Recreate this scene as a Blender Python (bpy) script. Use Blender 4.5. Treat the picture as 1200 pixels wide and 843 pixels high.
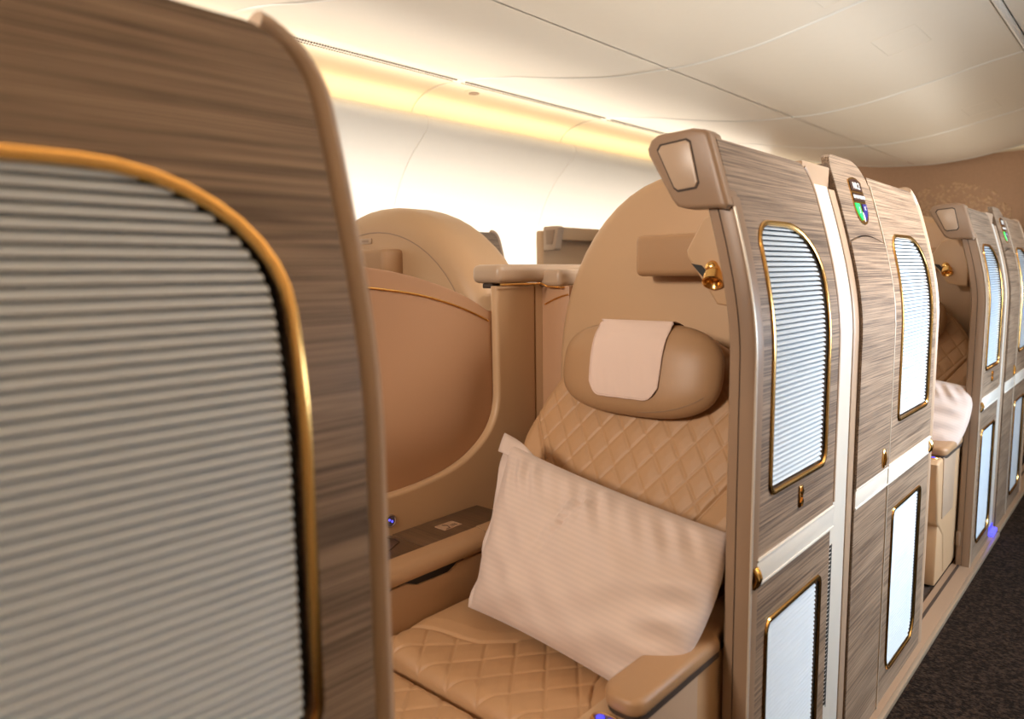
import bpy, bmesh, math, random
import numpy as np
from mathutils import Vector, Matrix

for o in list(bpy.data.objects): bpy.data.objects.remove(o)
SC = bpy.context.scene
COL = SC.collection
random.seed(7)

# ------------------------------------------------------------------ camera
CAMF, YAW, PIT, ROL = 850.0, 0.73312, 0.11924, 0.013245
def camera():
    cy, sy = math.cos(YAW), math.sin(YAW)
    fw = Vector((-sy, cy, 0)); r = Vector((cy, sy, 0)); dn = Vector((0, 0, -1))
    cp, sp = math.cos(PIT), math.sin(PIT)
    f2 = cp*fw + sp*dn; d2 = -sp*fw + cp*dn
    c, s = math.cos(ROL), math.sin(ROL)
    r2 = c*r + s*d2; d3 = -s*r + c*d2
    M = Matrix((r2, -d3, -f2)).transposed().to_4x4()
    M.translation = Vector((0.51317, 0, 1.22032))
    cd = bpy.data.cameras.new('camera'); co = bpy.data.objects.new('camera', cd); COL.objects.link(co)
    co.matrix_world = M
    cd.sensor_width = 36; cd.lens = CAMF*36/1200; cd.clip_start = .02
    cd.dof.use_dof = True; cd.dof.focus_distance = 1.95; cd.dof.aperture_fstop = 3.2
    SC.camera = co
camera()
SC.view_settings.view_transform = 'Standard'; SC.view_settings.look = 'None'
SC.view_settings.gamma = 1; SC.view_settings.use_curve_mapping = False
SC.view_settings.exposure = 0.0

# ------------------------------------------------------------------ world and lights
W = bpy.data.worlds.new('world'); SC.world = W; W.use_nodes = True
W.node_tree.nodes['Background'].inputs[0].default_value = (1, .93, .85, 1)
W.node_tree.nodes['Background'].inputs[1].default_value = .3
def area(name, loc, direction, sx, sy, power, color, spread=math.pi):
    ld = bpy.data.lights.new(name, 'AREA'); ld.shape = 'RECTANGLE'; ld.size = sx; ld.size_y = sy
    ld.energy = power; ld.color = color; ld.spread = spread
    o = bpy.data.objects.new(name, ld); COL.objects.link(o); o.location = loc
    d = Vector(direction).normalized()                    # light looks along d; its long (x) side lies along world y
    x = Vector((0, 1, 0)); x = (x - x.dot(d)*d).normalized(); z = -d; y = z.cross(x)
    M = Matrix((x, y, z)).transposed().to_4x4(); M.translation = Vector(loc); o.matrix_world = M
    return o
COOL = (.78, .89, 1)
area('cove_lamp_left', (-3.27, 3.4, 2.29), (-.2, 0, 1), 9.4, .03, 9, (1, .74, .46))
area('ceiling_wash_left', (-2.95, 3.4, 2.20), (.75, 0, 1), 9.4, .05, 28, (1, .91, .78))
area('sidewall_fill', (-2.72, 3.6, 1.35), (-1, 0, .05), 9, .10, 60, (1, .93, .85), 2.3)  # added fill without a fixture, washes the left sidewall white
area('ceiling_fill', (-.85, 4.3, 1.50), (.05, 0, 1), 7.5, .30, 20, (1, .91, .77))  # no such fixture, added above the shells to brighten the ceiling
area('cove_lamp_right', (1.35, 1.0, 2.12), (-.25, 0, 1), 5, .12, 34, (1, .72, .47))
area('aisle_spot', (1.0, 2.35, 2.36), (-.95, -.12, -1), .9, .14, 10.5, (1, .94, .86), 1.15)
area('aisle_spot', (1.0, 4.4, 2.36), (-.95, 0, -1), .9, .14, 4.5, (1, .94, .86), 1.5)
area('window_daylight', (1.70, 2.9, 1.15), (-1, -.08, -.12), 2.0, .5, 44, (.66, .83, 1), 2.15)
area('suite_fill', (-.46, -1.5, 1.95), (.0, 1, -.30), .4, .3, 13, (1, .87, .74), 1.5)  # unseen fill added to lift the shell, headrest cloth and pillow

# ------------------------------------------------------------------ materials
def mat(name, color, rough=.5, metal=0, emit=None, estr=0, coat=0, bump=None, sheen=0):
    m = bpy.data.materials.new(name); m.use_nodes = True
    nt = m.node_tree; b = nt.nodes['Principled BSDF']
    b.inputs['Base Color'].default_value = (*color, 1); b.inputs['Roughness'].default_value = rough
    b.inputs['Metallic'].default_value = metal
    if coat: b.inputs['Coat Weight'].default_value = coat; b.inputs['Coat Roughness'].default_value = .12
    if sheen: b.inputs['Sheen Weight'].default_value = sheen
    if emit: b.inputs['Emission Color'].default_value = (*emit, 1); b.inputs['Emission Strength'].default_value = estr
    # every material varies a little over the surface
    tc = nt.nodes.new('ShaderNodeTexCoord'); n = nt.nodes.new('ShaderNodeTexNoise')
    sc, st, var = bump or (60, .03, .04)
    n.inputs['Scale'].default_value = sc; n.inputs['Detail'].default_value = 4
    nt.links.new(tc.outputs['Object'], n.inputs['Vector'])
    mr = nt.nodes.new('ShaderNodeMapRange'); mr.inputs['To Min'].default_value = 1-var; mr.inputs['To Max'].default_value = 1+var
    nt.links.new(n.outputs['Fac'], mr.inputs['Value'])
    mx = nt.nodes.new('ShaderNodeVectorMath'); mx.operation = 'SCALE'; mx.inputs[0].default_value = color
    nt.links.new(mr.outputs[0], mx.inputs['Scale']); nt.links.new(mx.outputs[0], b.inputs['Base Color'])
    bp = nt.nodes.new('ShaderNodeBump'); bp.inputs['Strength'].default_value = st; bp.inputs['Distance'].default_value = .002
    nt.links.new(n.outputs['Fac'], bp.inputs['Height']); nt.links.new(bp.outputs[0], b.inputs['Normal'])
    return m

def wood(name, dark, light, rough=.5, scale=1.0, axis='Y'):
    m = bpy.data.materials.new(name); m.use_nodes = True
    nt = m.node_tree; L = nt.links; b = nt.nodes['Principled BSDF']
    tc = nt.nodes.new('ShaderNodeTexCoord'); mp = nt.nodes.new('ShaderNodeMapping')
    s = [420*scale]*3; s['XYZ'.index(axis)] = 3.2*scale
    mp.inputs['Scale'].default_value = s
    L.new(tc.outputs['Object'], mp.inputs['Vector'])
    n1 = nt.nodes.new('ShaderNodeTexNoise'); n1.inputs['Scale'].default_value = 1; n1.inputs['Detail'].default_value = 5; n1.inputs['Roughness'].default_value = .6; n1.inputs['Distortion'].default_value = .6
    L.new(mp.outputs[0], n1.inputs['Vector'])
    mp2 = nt.nodes.new('ShaderNodeMapping'); s2 = [26*scale]*3; s2['XYZ'.index(axis)] = 1.6*scale; mp2.inputs['Scale'].default_value = s2
    L.new(tc.outputs['Object'], mp2.inputs['Vector'])
    n2 = nt.nodes.new('ShaderNodeTexNoise'); n2.inputs['Scale'].default_value = 1; n2.inputs['Detail'].default_value = 3; n2.inputs['Distortion'].default_value = .8
    L.new(mp2.outputs[0], n2.inputs['Vector'])
    ad = nt.nodes.new('ShaderNodeMath'); ad.operation = 'MULTIPLY_ADD'; ad.inputs[1].default_value = .8
    L.new(n1.outputs['Fac'], ad.inputs[0])
    mu = nt.nodes.new('ShaderNodeMath'); mu.operation = 'MULTIPLY'; mu.inputs[1].default_value = .2
    L.new(n2.outputs['Fac'], mu.inputs[0]); L.new(mu.outputs[0], ad.inputs[2])
    cr = nt.nodes.new('ShaderNodeValToRGB'); cr.color_ramp.elements[0].position = .40; cr.color_ramp.elements[1].position = .60
    cr.color_ramp.elements[0].color = (*dark, 1); cr.color_ramp.elements[1].color = (*light, 1)
    L.new(ad.outputs[0], cr.inputs[0]); L.new(cr.outputs[0], b.inputs['Base Color'])
    b.inputs['Roughness'].default_value = rough; b.inputs['Coat Weight'].default_value = .06; b.inputs['Coat Roughness'].default_value = .3
    bp = nt.nodes.new('ShaderNodeBump'); bp.inputs['Strength'].default_value = .12; bp.inputs['Distance'].default_value = .001
    L.new(ad.outputs[0], bp.inputs['Height']); L.new(bp.outputs[0], b.inputs['Normal'])
    return m

def carpet(name, c1, c2):
    m = bpy.data.materials.new(name); m.use_nodes = True
    nt = m.node_tree; L = nt.links; b = nt.nodes['Principled BSDF']
    tc = nt.nodes.new('ShaderNodeTexCoord'); v = nt.nodes.new('ShaderNodeTexVoronoi'); v.inputs['Scale'].default_value = 130
    L.new(tc.outputs['Object'], v.inputs['Vector'])
    n = nt.nodes.new('ShaderNodeTexNoise'); n.inputs['Scale'].default_value = 90; n.inputs['Detail'].default_value = 5
    L.new(tc.outputs['Object'], n.inputs['Vector'])
    cr = nt.nodes.new('ShaderNodeValToRGB'); cr.color_ramp.elements[0].position = .42; cr.color_ramp.elements[1].position = .66
    cr.color_ramp.elements[0].color = (*c1, 1); cr.color_ramp.elements[1].color = (*c2, 1)
    L.new(n.outputs['Fac'], cr.inputs[0]); L.new(cr.outputs[0], b.inputs['Base Color'])
    b.inputs['Roughness'].default_value = .95; b.inputs['Specular IOR Level'].default_value = .1
    bp = nt.nodes.new('ShaderNodeBump'); bp.inputs['Strength'].default_value = .8; bp.inputs['Distance'].default_value = .004
    L.new(v.outputs['Distance'], bp.inputs['Height']); L.new(bp.outputs[0], b.inputs['Normal'])
    return m

def linen(name, color):
    m = mat(name, color, .8, sheen=.3, bump=(900, .15, .03))
    nt = m.node_tree; L = nt.links
    tc = nt.nodes.new('ShaderNodeTexCoord'); w = nt.nodes.new('ShaderNodeTexWave'); w.bands_direction = 'Z'
    w.inputs['Scale'].default_value = 10; w.inputs['Distortion'].default_value = .25
    L.new(tc.outputs['UV'], w.inputs['Vector'])
    mr = nt.nodes.new('ShaderNodeMapRange'); mr.inputs['To Min'].default_value = .62; mr.inputs['To Max'].default_value = .92
    w.bands_direction = 'Y'
    L.new(w.outputs['Fac'], mr.inputs['Value']); L.new(mr.outputs[0], nt.nodes['Principled BSDF'].inputs['Roughness'])
    mc = nt.nodes.new('ShaderNodeMapRange'); mc.inputs['To Min'].default_value = .925; mc.inputs['To Max'].default_value = 1.0
    L.new(w.outputs['Fac'], mc.inputs['Value'])
    mx = nt.nodes.new('ShaderNodeVectorMath'); mx.operation = 'SCALE'; mx.inputs[0].default_value = color
    L.new(mc.outputs[0], mx.inputs['Scale']); L.new(mx.outputs[0], nt.nodes['Principled BSDF'].inputs['Base Color'])
    return m

M = dict(
 leather=mat('tan_leather', (.45, .26, .13), .5, bump=(420, .22, .05)),
 leather2=mat('tan_leather_smooth', (.385, .225, .115), .45, bump=(420, .14, .04)),
 shell=mat('beige_shell', (.52, .335, .19), .42, bump=(500, .2, .03)),
 shell_pink=mat('rose_beige_shell', (.46, .26, .145), .45, bump=(500, .2, .03)),
 post=mat('taupe_post', (.30, .195, .125), .38, bump=(500, .12, .03)),
 post_light=mat('light_taupe_trim', (.46, .33, .23), .35, bump=(400, .08, .03)),
 groove=mat('dark_groove', (.05, .03, .02), .7),
 wood=wood('ash_veneer', (.095, .060, .039), (.385, .275, .19)),
 wood_edge=wood('ash_veneer_edge', (.09, .055, .03), (.22, .145, .09)),
 table_wood=wood('walnut_table', (.07, .038, .02), (.145, .08, .042), .35, axis='X'),
 gold=mat('gold', (.83, .50, .17), .22, 1, bump=(40, .01, .02)),
 slat=mat('pearl_slat', (.62, .71, .80), .32, .0, coat=.2, bump=(30, .01, .02)),
 black=mat('black_recess', (.008, .006, .005), .6),
 white=mat('white_plastic', (.80, .76, .69), .28, bump=(30, .01, .02)),
 silver=mat('satin_trim', (.70, .62, .52), .3, .3, bump=(30, .01, .02)),
 ceil=mat('ceiling_plastic', (.80, .71, .59), .38, bump=(25, .02, .015)),
 wall=mat('sidewall_plastic', (.82, .77, .68), .45, bump=(20, .02, .015)),
 cove=mat('cove_plastic', (.83, .72, .52), .5, bump=(20, .02, .015)),
 bulk=mat('bulkhead_vinyl', (.42, .25, .15), .55, bump=(45, .3, .12)),
 dot=mat('bulkhead_relief', (.52, .33, .195), .4),
 linen=linen('pillow_linen', (.64, .505, .435)),
 cloth=mat('antimacassar_cloth', (.70, .535, .455), .85, bump=(1200, .25, .05)),
 carpet=carpet('aisle_carpet', (.010, .006, .004), (.045, .028, .019)),
 carpet2=carpet('suite_carpet', (.08, .045, .022), (.16, .10, .055)),
 sill=mat('sill_metal', (.42, .32, .23), .35, .4),
 plate=mat('brown_plate', (.045, .018, .012), .3),
 green=mat('green_lamp', (.02, .6, .12), .3, emit=(.02, .8, .12), estr=.9),
 navy=mat('navy_lens', (.03, .03, .22), .25),
 lens=mat('pale_lens', (.8, .7, .65), .3),
 ink=mat('white_lettering', (.9, .9, .88), .4, emit=(1, 1, 1), estr=.35),
 blue=mat('blue_led', (.05, .05, .9), .3, emit=(.08, .08, 1), estr=2.2),
 blue_dim=mat('blue_key', (.05, .05, .6), .3, emit=(.06, .06, 1), estr=1.0),
 key=mat('grey_key_plate', (.12, .10, .12), .3),
 label=mat('label_foil', (.42, .27, .17), .5),
 darkline=mat('dark_print', (.05, .025, .015), .6),
)

# ------------------------------------------------------------------ helpers
def tag(o, label=None, cat=None, group=None, kind=None):
    if label: o['label'] = label
    if cat: o['category'] = cat
    if group: o['group'] = group
    if kind: o['kind'] = kind
    return o
def thing(name, label, cat, loc=(0, 0, 0), group=None):
    o = bpy.data.objects.new(name, None); COL.objects.link(o); o.location = loc; o.empty_display_size = .05
    return tag(o, label, cat, group)
def wloc(p):
    v = Vector((0, 0, 0))
    while p is not None: v += p.location; p = p.parent
    return v
def finish(name, bm, m, parent=None, smooth=35, origin=None):
    """bm is in world coordinates; the object is placed at its own base"""
    bmesh.ops.recalc_face_normals(bm, faces=bm.faces)
    me = bpy.data.meshes.new(name)
    P = wloc(parent) if parent is not None else Vector((0, 0, 0))
    if origin is None and parent is None:
        xs = np.array([v.co for v in bm.verts]); origin = Vector(((xs[:, 0].min()+xs[:, 0].max())/2, (xs[:, 1].min()+xs[:, 1].max())/2, xs[:, 2].min()))
    O = Vector(origin) if origin is not None else P
    bmesh.ops.translate(bm, vec=-O, verts=bm.verts)
    bm.to_mesh(me); bm.free()
    if smooth:
        me.polygons.foreach_set('use_smooth', [True]*len(me.polygons)); me.set_sharp_from_angle(angle=math.radians(smooth))
    me.materials.append(m)
    o = bpy.data.objects.new(name, me); COL.objects.link(o)
    o.parent = parent; o.location = O - P
    return o
def inst(name, me, parent, loc):
    o = bpy.data.objects.new(name, me); COL.objects.link(o); o.parent = parent; o.location = Vector(loc) - wloc(parent); return o
def tree_copy(root, dloc, label=None, group=None):
    def rec(o, par):
        c = o.copy(); COL.objects.link(c); c.parent = par
        for ch in list(o.children): rec(ch, c)
        return c
    r = rec(root, None); r.location = root.location + Vector(dloc)
    if label: r['label'] = label
    if group: r['group'] = group
    return r
def add_box(bm, x0, x1, y0, y1, z0, z1, bev=0, seg=2):
    r = bmesh.ops.create_cube(bm, size=1)
    vs = r['verts']
    for v in vs:
        v.co = Vector(((x0+x1)/2 + v.co.x*(x1-x0), (y0+y1)/2 + v.co.y*(y1-y0), (z0+z1)/2 + v.co.z*(z1-z0)))
    if bev:
        es = list({e for v in vs for e in v.link_edges})
        bmesh.ops.bevel(bm, geom=es, offset=bev, segments=seg, profile=.5, affect='EDGES')
def box(*a, **k):
    bm = bmesh.new(); add_box(bm, *a, **k); return bm
def add_prism(bm, pts, axis, a0, a1, bev=0, seg=2):
    """pts: 2-D outline; axis x: pts are (y,z); axis y: (x,z); axis z: (x,y)"""
    def mk(p, a):
        return (a, p[0], p[1]) if axis == 'x' else (p[0], a, p[1]) if axis == 'y' else (p[0], p[1], a)
    A = [bm.verts.new(mk(p, a0)) for p in pts]; B = [bm.verts.new(mk(p, a1)) for p in pts]
    fs = [bm.faces.new(A), bm.faces.new(B[::-1])]
    n = len(pts)
    for i in range(n): fs.append(bm.faces.new((A[i], B[i], B[(i+1) % n], A[(i+1) % n])))
    if bev:
        es = [e for f in fs[:2] for e in f.edges]
        bmesh.ops.recalc_face_normals(bm, faces=fs)
        bmesh.ops.bevel(bm, geom=es, offset=bev, segments=seg, profile=.5, affect='EDGES')
def prism(*a, **k):
    bm = bmesh.new(); add_prism(bm, *a, **k); return bm
def add_tube(bm, pts, r, closed=False, n=8, r2=None, up=None):
    pts = [Vector(p) for p in pts]; N = len(pts); rings = []
    prev = None
    for i, p in enumerate(pts):
        if closed: t = (pts[(i+1) % N] - pts[i-1]).normalized()
        else: t = (pts[min(i+1, N-1)] - pts[max(i-1, 0)]).normalized()
        u = Vector(up) if up else (prev if prev else (Vector((0, 0, 1)) if abs(t.z) < .9 else Vector((1, 0, 0))))
        a = (u - u.dot(t)*t).normalized(); b = t.cross(a); prev = a
        rings.append([bm.verts.new(p + a*(r*math.cos(k*2*math.pi/n)) + b*((r2 or r)*math.sin(k*2*math.pi/n))) for k in range(n)])
    for i in range(N if closed else N-1):
        R1, R2 = rings[i], rings[(i+1) % N]
        for k in range(n): bm.faces.new((R1[k], R1[(k+1) % n], R2[(k+1) % n], R2[k]))
    if not closed: bm.faces.new(rings[0][::-1]); bm.faces.new(rings[-1])
def tube(*a, **k):
    bm = bmesh.new(); add_tube(bm, *a, **k); return bm
def add_lathe(bm, prof, origin, axis, n=24):
    """prof: (distance along axis, radius)"""
    ax = Vector(axis).normalized(); u = ax.orthogonal().normalized(); w = ax.cross(u); O = Vector(origin)
    rings = []
    for d, r in prof:
        rings.append([bm.verts.new(O + ax*d + (u*math.cos(t) + w*math.sin(t))*max(r, 1e-5)) for t in (2*math.pi*k/n for k in range(n))])
    for A, B in zip(rings, rings[1:]):
        for k in range(n): bm.faces.new((A[k], A[(k+1) % n], B[(k+1) % n], B[k]))
    bm.faces.new(rings[0][::-1]); bm.faces.new(rings[-1])
def lathe(*a, **k):
    bm = bmesh.new(); add_lathe(bm, *a, **k); return bm
def add_grid(bm, G, closed_u=False, closed_v=False, cap=False):
    """G: array [i][j] of points"""
    ni, nj = len(G), len(G[0])
    V = [[bm.verts.new(G[i][j]) for j in range(nj)] for i in range(ni)]
    for i in range(ni if closed_u else ni-1):
        for j in range(nj if closed_v else nj-1):
            bm.faces.new((V[i][j], V[(i+1) % ni][j], V[(i+1) % ni][(j+1) % nj], V[i][(j+1) % nj]))
    return V
def pad(F, depth_dir, depth):
    """closed cushion from a front grid: the same outline moved back, joined round the rim"""
    bm = bmesh.new(); ni, nj = len(F), len(F[0])
    V = add_grid(bm, F)
    D = Vector(depth_dir)*depth
    rim = [(i, 0) for i in range(ni)] + [(ni-1, j) for j in range(1, nj)] + [(i, nj-1) for i in range(ni-2, -1, -1)] + [(0, j) for j in range(nj-2, 0, -1)]
    B = [bm.verts.new(Vector(F[i][j]) + D) for i, j in rim]
    n = len(rim)
    for k in range(n):
        a, b = V[rim[k][0]][rim[k][1]], V[rim[(k+1) % n][0]][rim[(k+1) % n][1]]
        bm.faces.new((a, b, B[(k+1) % n], B[k]))
    bm.faces.new(B)
    return bm
def corner(cx, cy, rx, ry, a0, a1, n=8, p=2.0):
    out = []
    for k in range(n+1):
        t = math.radians(a0 + (a1-a0)*k/n); c, s = math.cos(t), math.sin(t)
        out.append((cx + rx*math.copysign(abs(c)**(2/p), c), cy + ry*math.copysign(abs(s)**(2/p), s)))
    return out
def round_rect(x0, x1, z0, z1, bl, br, tr, tl, n=8):
    """corner radii as (rx,rz); counter-clockwise from bottom left"""
    P = []
    P += corner(x0+bl[0], z0+bl[1], *bl, 180, 270, n); P += corner(x1-br[0], z0+br[1], *br, 270, 360, n)
    P += corner(x1-tr[0], z1-tr[1], *tr, 0, 90, n); P += corner(x0+tl[0], z1-tl[1], *tl, 90, 180, n)
    return P

def prof(z):                       # the suite walls lean away from the aisle towards the top
    d = max(0.0, z-1.06); return -.35*(math.sqrt(d*d+.04)-.2)
def bend_cut(bm, z0=1.0, z1=1.52, step=.02):
    z = z0
    while z < z1:
        bmesh.ops.bisect_plane(bm, geom=bm.verts[:]+bm.edges[:]+bm.faces[:], plane_co=(0, 0, z), plane_no=(0, 0, 1)); z += step
def bend(bm, f=prof):
    for v in bm.verts: v.co.x += f(v.co.z)
def curved_panel(outline, holes, xo, th):
    """flat board with real openings, outline in (y,z), face at xo, curved to the wall's lean"""
    bm = bmesh.new(); E = []
    for loop in [outline]+holes:
        vs = [bm.verts.new((xo, p[0], p[1])) for p in loop]
        for i in range(len(vs)): E.append(bm.edges.new((vs[i], vs[(i+1) % len(vs)])))
    bmesh.ops.triangle_fill(bm, use_beauty=True, use_dissolve=False, edges=E)
    bend_cut(bm)
    r = bmesh.ops.extrude_face_region(bm, geom=bm.faces[:])
    for v in [g for g in r['geom'] if isinstance(g, bmesh.types.BMVert)]: v.co.x -= th
    bend(bm)
    return bm
def yrange(outline, z):
    ys = []
    n = len(outline)
    for i in range(n):
        (ya, za), (yb, zb) = outline[i], outline[(i+1) % n]
        if (za-z)*(zb-z) <= 0 and za != zb: ys.append(ya + (z-za)/(zb-za)*(yb-ya))
    return (min(ys), max(ys)) if ys else None
PITCH = .0096
def slat_bm(L):
    s = [(-.013, .0050), (-.0075, .0040), (-.0035, .0012), (-.002, -.0026), (-.0045, -.0030), (-.013, -.0022)]
    return prism(s, 'y', -L/2, L/2)
SLATS = {}
def blind(parent, outline, single=True):
    """recessed pleated blind: dark backing > gold frame, slats"""
    zs = [p[1] for p in outline]; ys = [p[0] for p in outline]; z0, z1 = min(zs), max(zs); y0, y1 = min(ys), max(ys)
    bm = curved_panel(round_rect(y0-.006, y1+.006, z0-.006, z1+.006, (.01, .01), (.01, .01), (.05, .05), (.03, .03)), [], -.0165, .004)
    back = finish('blind_backing', bm, M['black'], parent)
    path = []
    for (ya, za), (yb, zb) in zip(outline, outline[1:]+outline[:1]):
        k = max(1, int(abs(zb-za)/.02))
        path += [(prof(za+(zb-za)*i/k)+.001, ya+(yb-ya)*i/k, za+(zb-za)*i/k) for i in range(k)]
    path = [p for i, p in enumerate(path) if Vector(p) != Vector(path[i-1])]
    fr = finish('blind_frame', tube(path, .0042, closed=True, n=8, r2=.0056, up=(1, 0, 0)), M['gold'], back)
    z = z1-.009; joined = bmesh.new() if not single else None
    while z > z0+.004:
        r = yrange(outline, z)
        if r and r[1]-r[0] > .04:
            a, b = r[0]+.003, r[1]-.0135; L = round(b-a, 3)
            if single:
                if L not in SLATS:
                    me = bpy.data.meshes.new('slat'); q = slat_bm(L); bmesh.ops.recalc_face_normals(q, faces=q.faces); q.to_mesh(me); q.free(); me.materials.append(M['slat']); SLATS[L] = me
                inst('slat', SLATS[L], back, (prof(z), (a+b)/2, z))
            else:
                s = [(-.013, .0050), (-.0035, .0012), (-.002, -.0026), (-.013, -.0022)]
                add_prism(joined, [(px+prof(z), pz+z) for px, pz in s], 'y', a, b)
        z -= PITCH
    if not single: finish('slats', joined, M['slat'], back)['kind'] = 'stuff'
    return back
def win_upper(y0, y1): return round_rect(y0, y1, .812, 1.305, (.018, .02), (.022, .03), (.15, .115), (.055, .045), 9)
def win_lower(y0, y1): return round_rect(y0, y1, .092, .565, (.05, .055), (.05, .07), (.018, .02), (.018, .025), 7)

# ------------------------------------------------------------------ setting
CPROF = [(-2.86, 2.425), (-2.46, 2.372), (-2.2, 2.32), (-1.94, 2.272), (-1.7, 2.238), (-1.4135, 2.220)]
CPROF2 = [(-1.4075, 2.220), (-1.25, 2.215), (-1.04, 2.228), (-.85, 2.252), (-.52, 2.318), (-.30, 2.362), (-.155, 2.385)]
CPROF3 = [(-.115, 2.392), (.1, 2.425), (.34, 2.45), (.7, 2.45), (1.0, 2.43), (1.25, 2.40), (1.36, 2.36)]
COVE = [(-2.93, 2.428), (-3.05, 2.435), (-3.16, 2.425), (-3.26, 2.397), (-3.34, 2.345), (-3.375, 2.28), (-3.375, 2.24)]
LIP = [(-3.38, 2.20), (-3.32, 2.262), (-3.26, 2.272), (-3.215, 2.255), (-3.20, 2.215), (-3.225, 2.165), (-3.30, 2.10), (-3.42, 1.98), (-3.54, 1.80), (-3.63, 1.55), (-3.66, 1.25), (-3.64, .9), (-3.52, .4), (-3.40, 0)]
SEAMS = [-2.9, -1.47, .13, 1.73, 3.33, 4.95, 6.53, 8.13]
def smooth_profile(P, n=4):
    out = []
    for i in range(len(P)-1):
        p0, p1, p2, p3 = P[max(i-1, 0)], P[i], P[i+1], P[min(i+2, len(P)-1)]
        for k in range(n):
            t = k/n
            out.append(tuple(.5*((2*p1[a]) + (-p0[a]+p2[a])*t + (2*p0[a]-5*p1[a]+4*p2[a]-p3[a])*t*t + (-p0[a]+3*p1[a]-3*p2[a]+p3[a])*t**3) for a in (0, 1)))
    return out + [P[-1]]
def strip(name, P, y0, y1, m, parent, th=.02, n=4, rim=.0):
    P = smooth_profile(P, n); bm = bmesh.new()
    # slightly rolled edges at the seams
    ys = [y0, y0+.004, y0+.02, y1-.02, y1-.004, y1]; dz = [.003, .001, 0, 0, .001, .003]
    V = add_grid(bm, [[(x, y, z+d) for (x, z) in P] for y, d in zip(ys, dz)])
    return finish(name, bm, m, parent, smooth=60)
def struct(name, bm, m, **k):
    o = finish(name, bm, m, **k); o['kind'] = 'structure'; return o

struct('floor', box(-3.6, 1.9, -3, 8.5, -.05, 0), M['carpet'])
ceiling = bpy.data.objects.new('ceiling', None); COL.objects.link(ceiling); ceiling['kind'] = 'structure'; ceiling.location = (-1, 3, 2.5)
bm = bmesh.new(); add_box(bm, -3.75, 1.9, -3, 8.5, 2.49, 2.53); finish('ceiling_backing', bm, M['ceil'], ceiling)
wl = bpy.data.objects.new('wall_left', None); COL.objects.link(wl); wl['kind'] = 'structure'; wl.location = (-3.6, 3, 0)
bm = box(-3.80, -3.75, -3, 8.5, 0, 2.5); finish('wall_backing', bm, M['wall'], wl)
for a, b in zip(SEAMS, SEAMS[1:]):
    g = .0015
    strip('ceiling_panel', CPROF, a+g, b-g, M['ceil'], ceiling)
    strip('ceiling_panel', CPROF2, a+g, b-g, M['ceil'], ceiling)
    strip('ceiling_panel', CPROF3, a+g, b-g, M['ceil'], ceiling)
    strip('cove_panel', COVE, a+g, b-g, M['cove'], ceiling)
    strip('sidewall_panel', LIP, a+g, b-g, M['wall'], wl)
    # raised seam cover between two panels
    for P, m in ((CPROF, 'ceil'), (CPROF2, 'ceil'), (CPROF3, 'ceil')):
        bm = tube([(x, b, z) for x, z in smooth_profile(P)], .0045, n=8, r2=.012, up=(0, 0, 1)); finish('seam_strip', bm, M['white'], ceiling)
    bm = tube([(x+.003, b, z-.002) for x, z in smooth_profile(COVE)[:-2]], .006, n=6); finish('cove_seam', bm, M['ceil'], ceiling)
    bm = tube([(x+.002, b, z) for x, z in smooth_profile(LIP)[6:]], .004, n=6); finish('wall_seam', bm, M['wall'], wl)
    # perforated air outlet strips in the gutter
    for xx, zz in ((-2.875, 2.421), (-2.915, 2.424)):
        bm = bmesh.new(); y = a+.03
        while y < b-.05:
            add_box(bm, xx-.004, xx+.004, y, y+.009, zz-.004, zz+.006); y += .017
        finish('air_slots', bm, M['groove'], ceiling)['kind'] = 'stuff'
    bm = box(-2.93, -2.86, a+g, b-g, 2.424, 2.44); finish('gutter_strip', bm, M['ceil'], ceiling)
for (x0, x1, y0, y1) in ((-.64, -.43, 3.86, 4.18), (-.64, -.43, 5.92, 6.24), (-.64, -.43, 2.9, 3.23)):
    bm = bmesh.new(); P = [(x, z) for x, z in smooth_profile(CPROF2, 12) if x0 <= x <= x1]
    for x, z in (P[0], P[-1]): add_tube(bm, [(x, y0, z), (x, y1, z)], .0016, n=6)
    for y in (y0, y1): add_tube(bm, [(x, y, z) for x, z in P], .0016, n=6)
    finish('access_hatch', bm, M['post_light'] if False else M['ceil'], ceiling)
bm = lathe([(0, .07), (.004, .07), (.006, .055), (.006, .04)], (-3.06, 3.62, 2.434), (0, 0, -1)); sp = finish('cove_vent', bm, M['cove'], ceiling)
bm = lathe([(0, .036), (.004, .036)], (-3.06, 3.62, 2.427), (0, 0, -1)); finish('vent_grille', bm, M['post'], sp)
bm = bmesh.new(); add_tube(bm, [(-.135, -2.9, 2.388), (-.135, 8.13, 2.388)], .016, n=10); finish('rail_cover', bm, M['white'], ceiling)

# bulkhead at the front of the cabin with a relief of small dots
wb = bpy.data.objects.new('wall_back', None); COL.objects.link(wb); wb['kind'] = 'structure'; wb.location = (-1, 8.32, 0)
finish('bulkhead_board', box(-3.75, 1.9, 8.30, 8.36, 0, 2.285), M['bulk'], wb)
finish('bulkhead_header', box(-3.75, 1.9, 8.14, 8.36, 2.285, 2.5, bev=.01), M['cove'], wb)
bm = bmesh.new()
for k in range(420):
    t = random.random()*math.pi; rr = math.sqrt(random.random())
    x = -1.12 + rr*math.cos(t)*.52; z = 1.62 + .42*rr*math.sin(t)
    r = random.uniform(.008, .017)
    bmesh.ops.create_uvsphere(bm, u_segments=8, v_segments=4, radius=r, matrix=Matrix.Translation((x, 8.30, z)) @ Matrix.Diagonal((1, .35, 1, 1)))
o = finish('relief_dots', bm, M['dot'], wb); o['kind'] = 'stuff'
struct('wall_front', box(-3.75, 1.9, -3.05, -3, 0, 2.5), M['bulk'])
struct('wall_right', box(1.75, 1.8, -3, 8.5, 0, 2.5), M['wall'])

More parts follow.
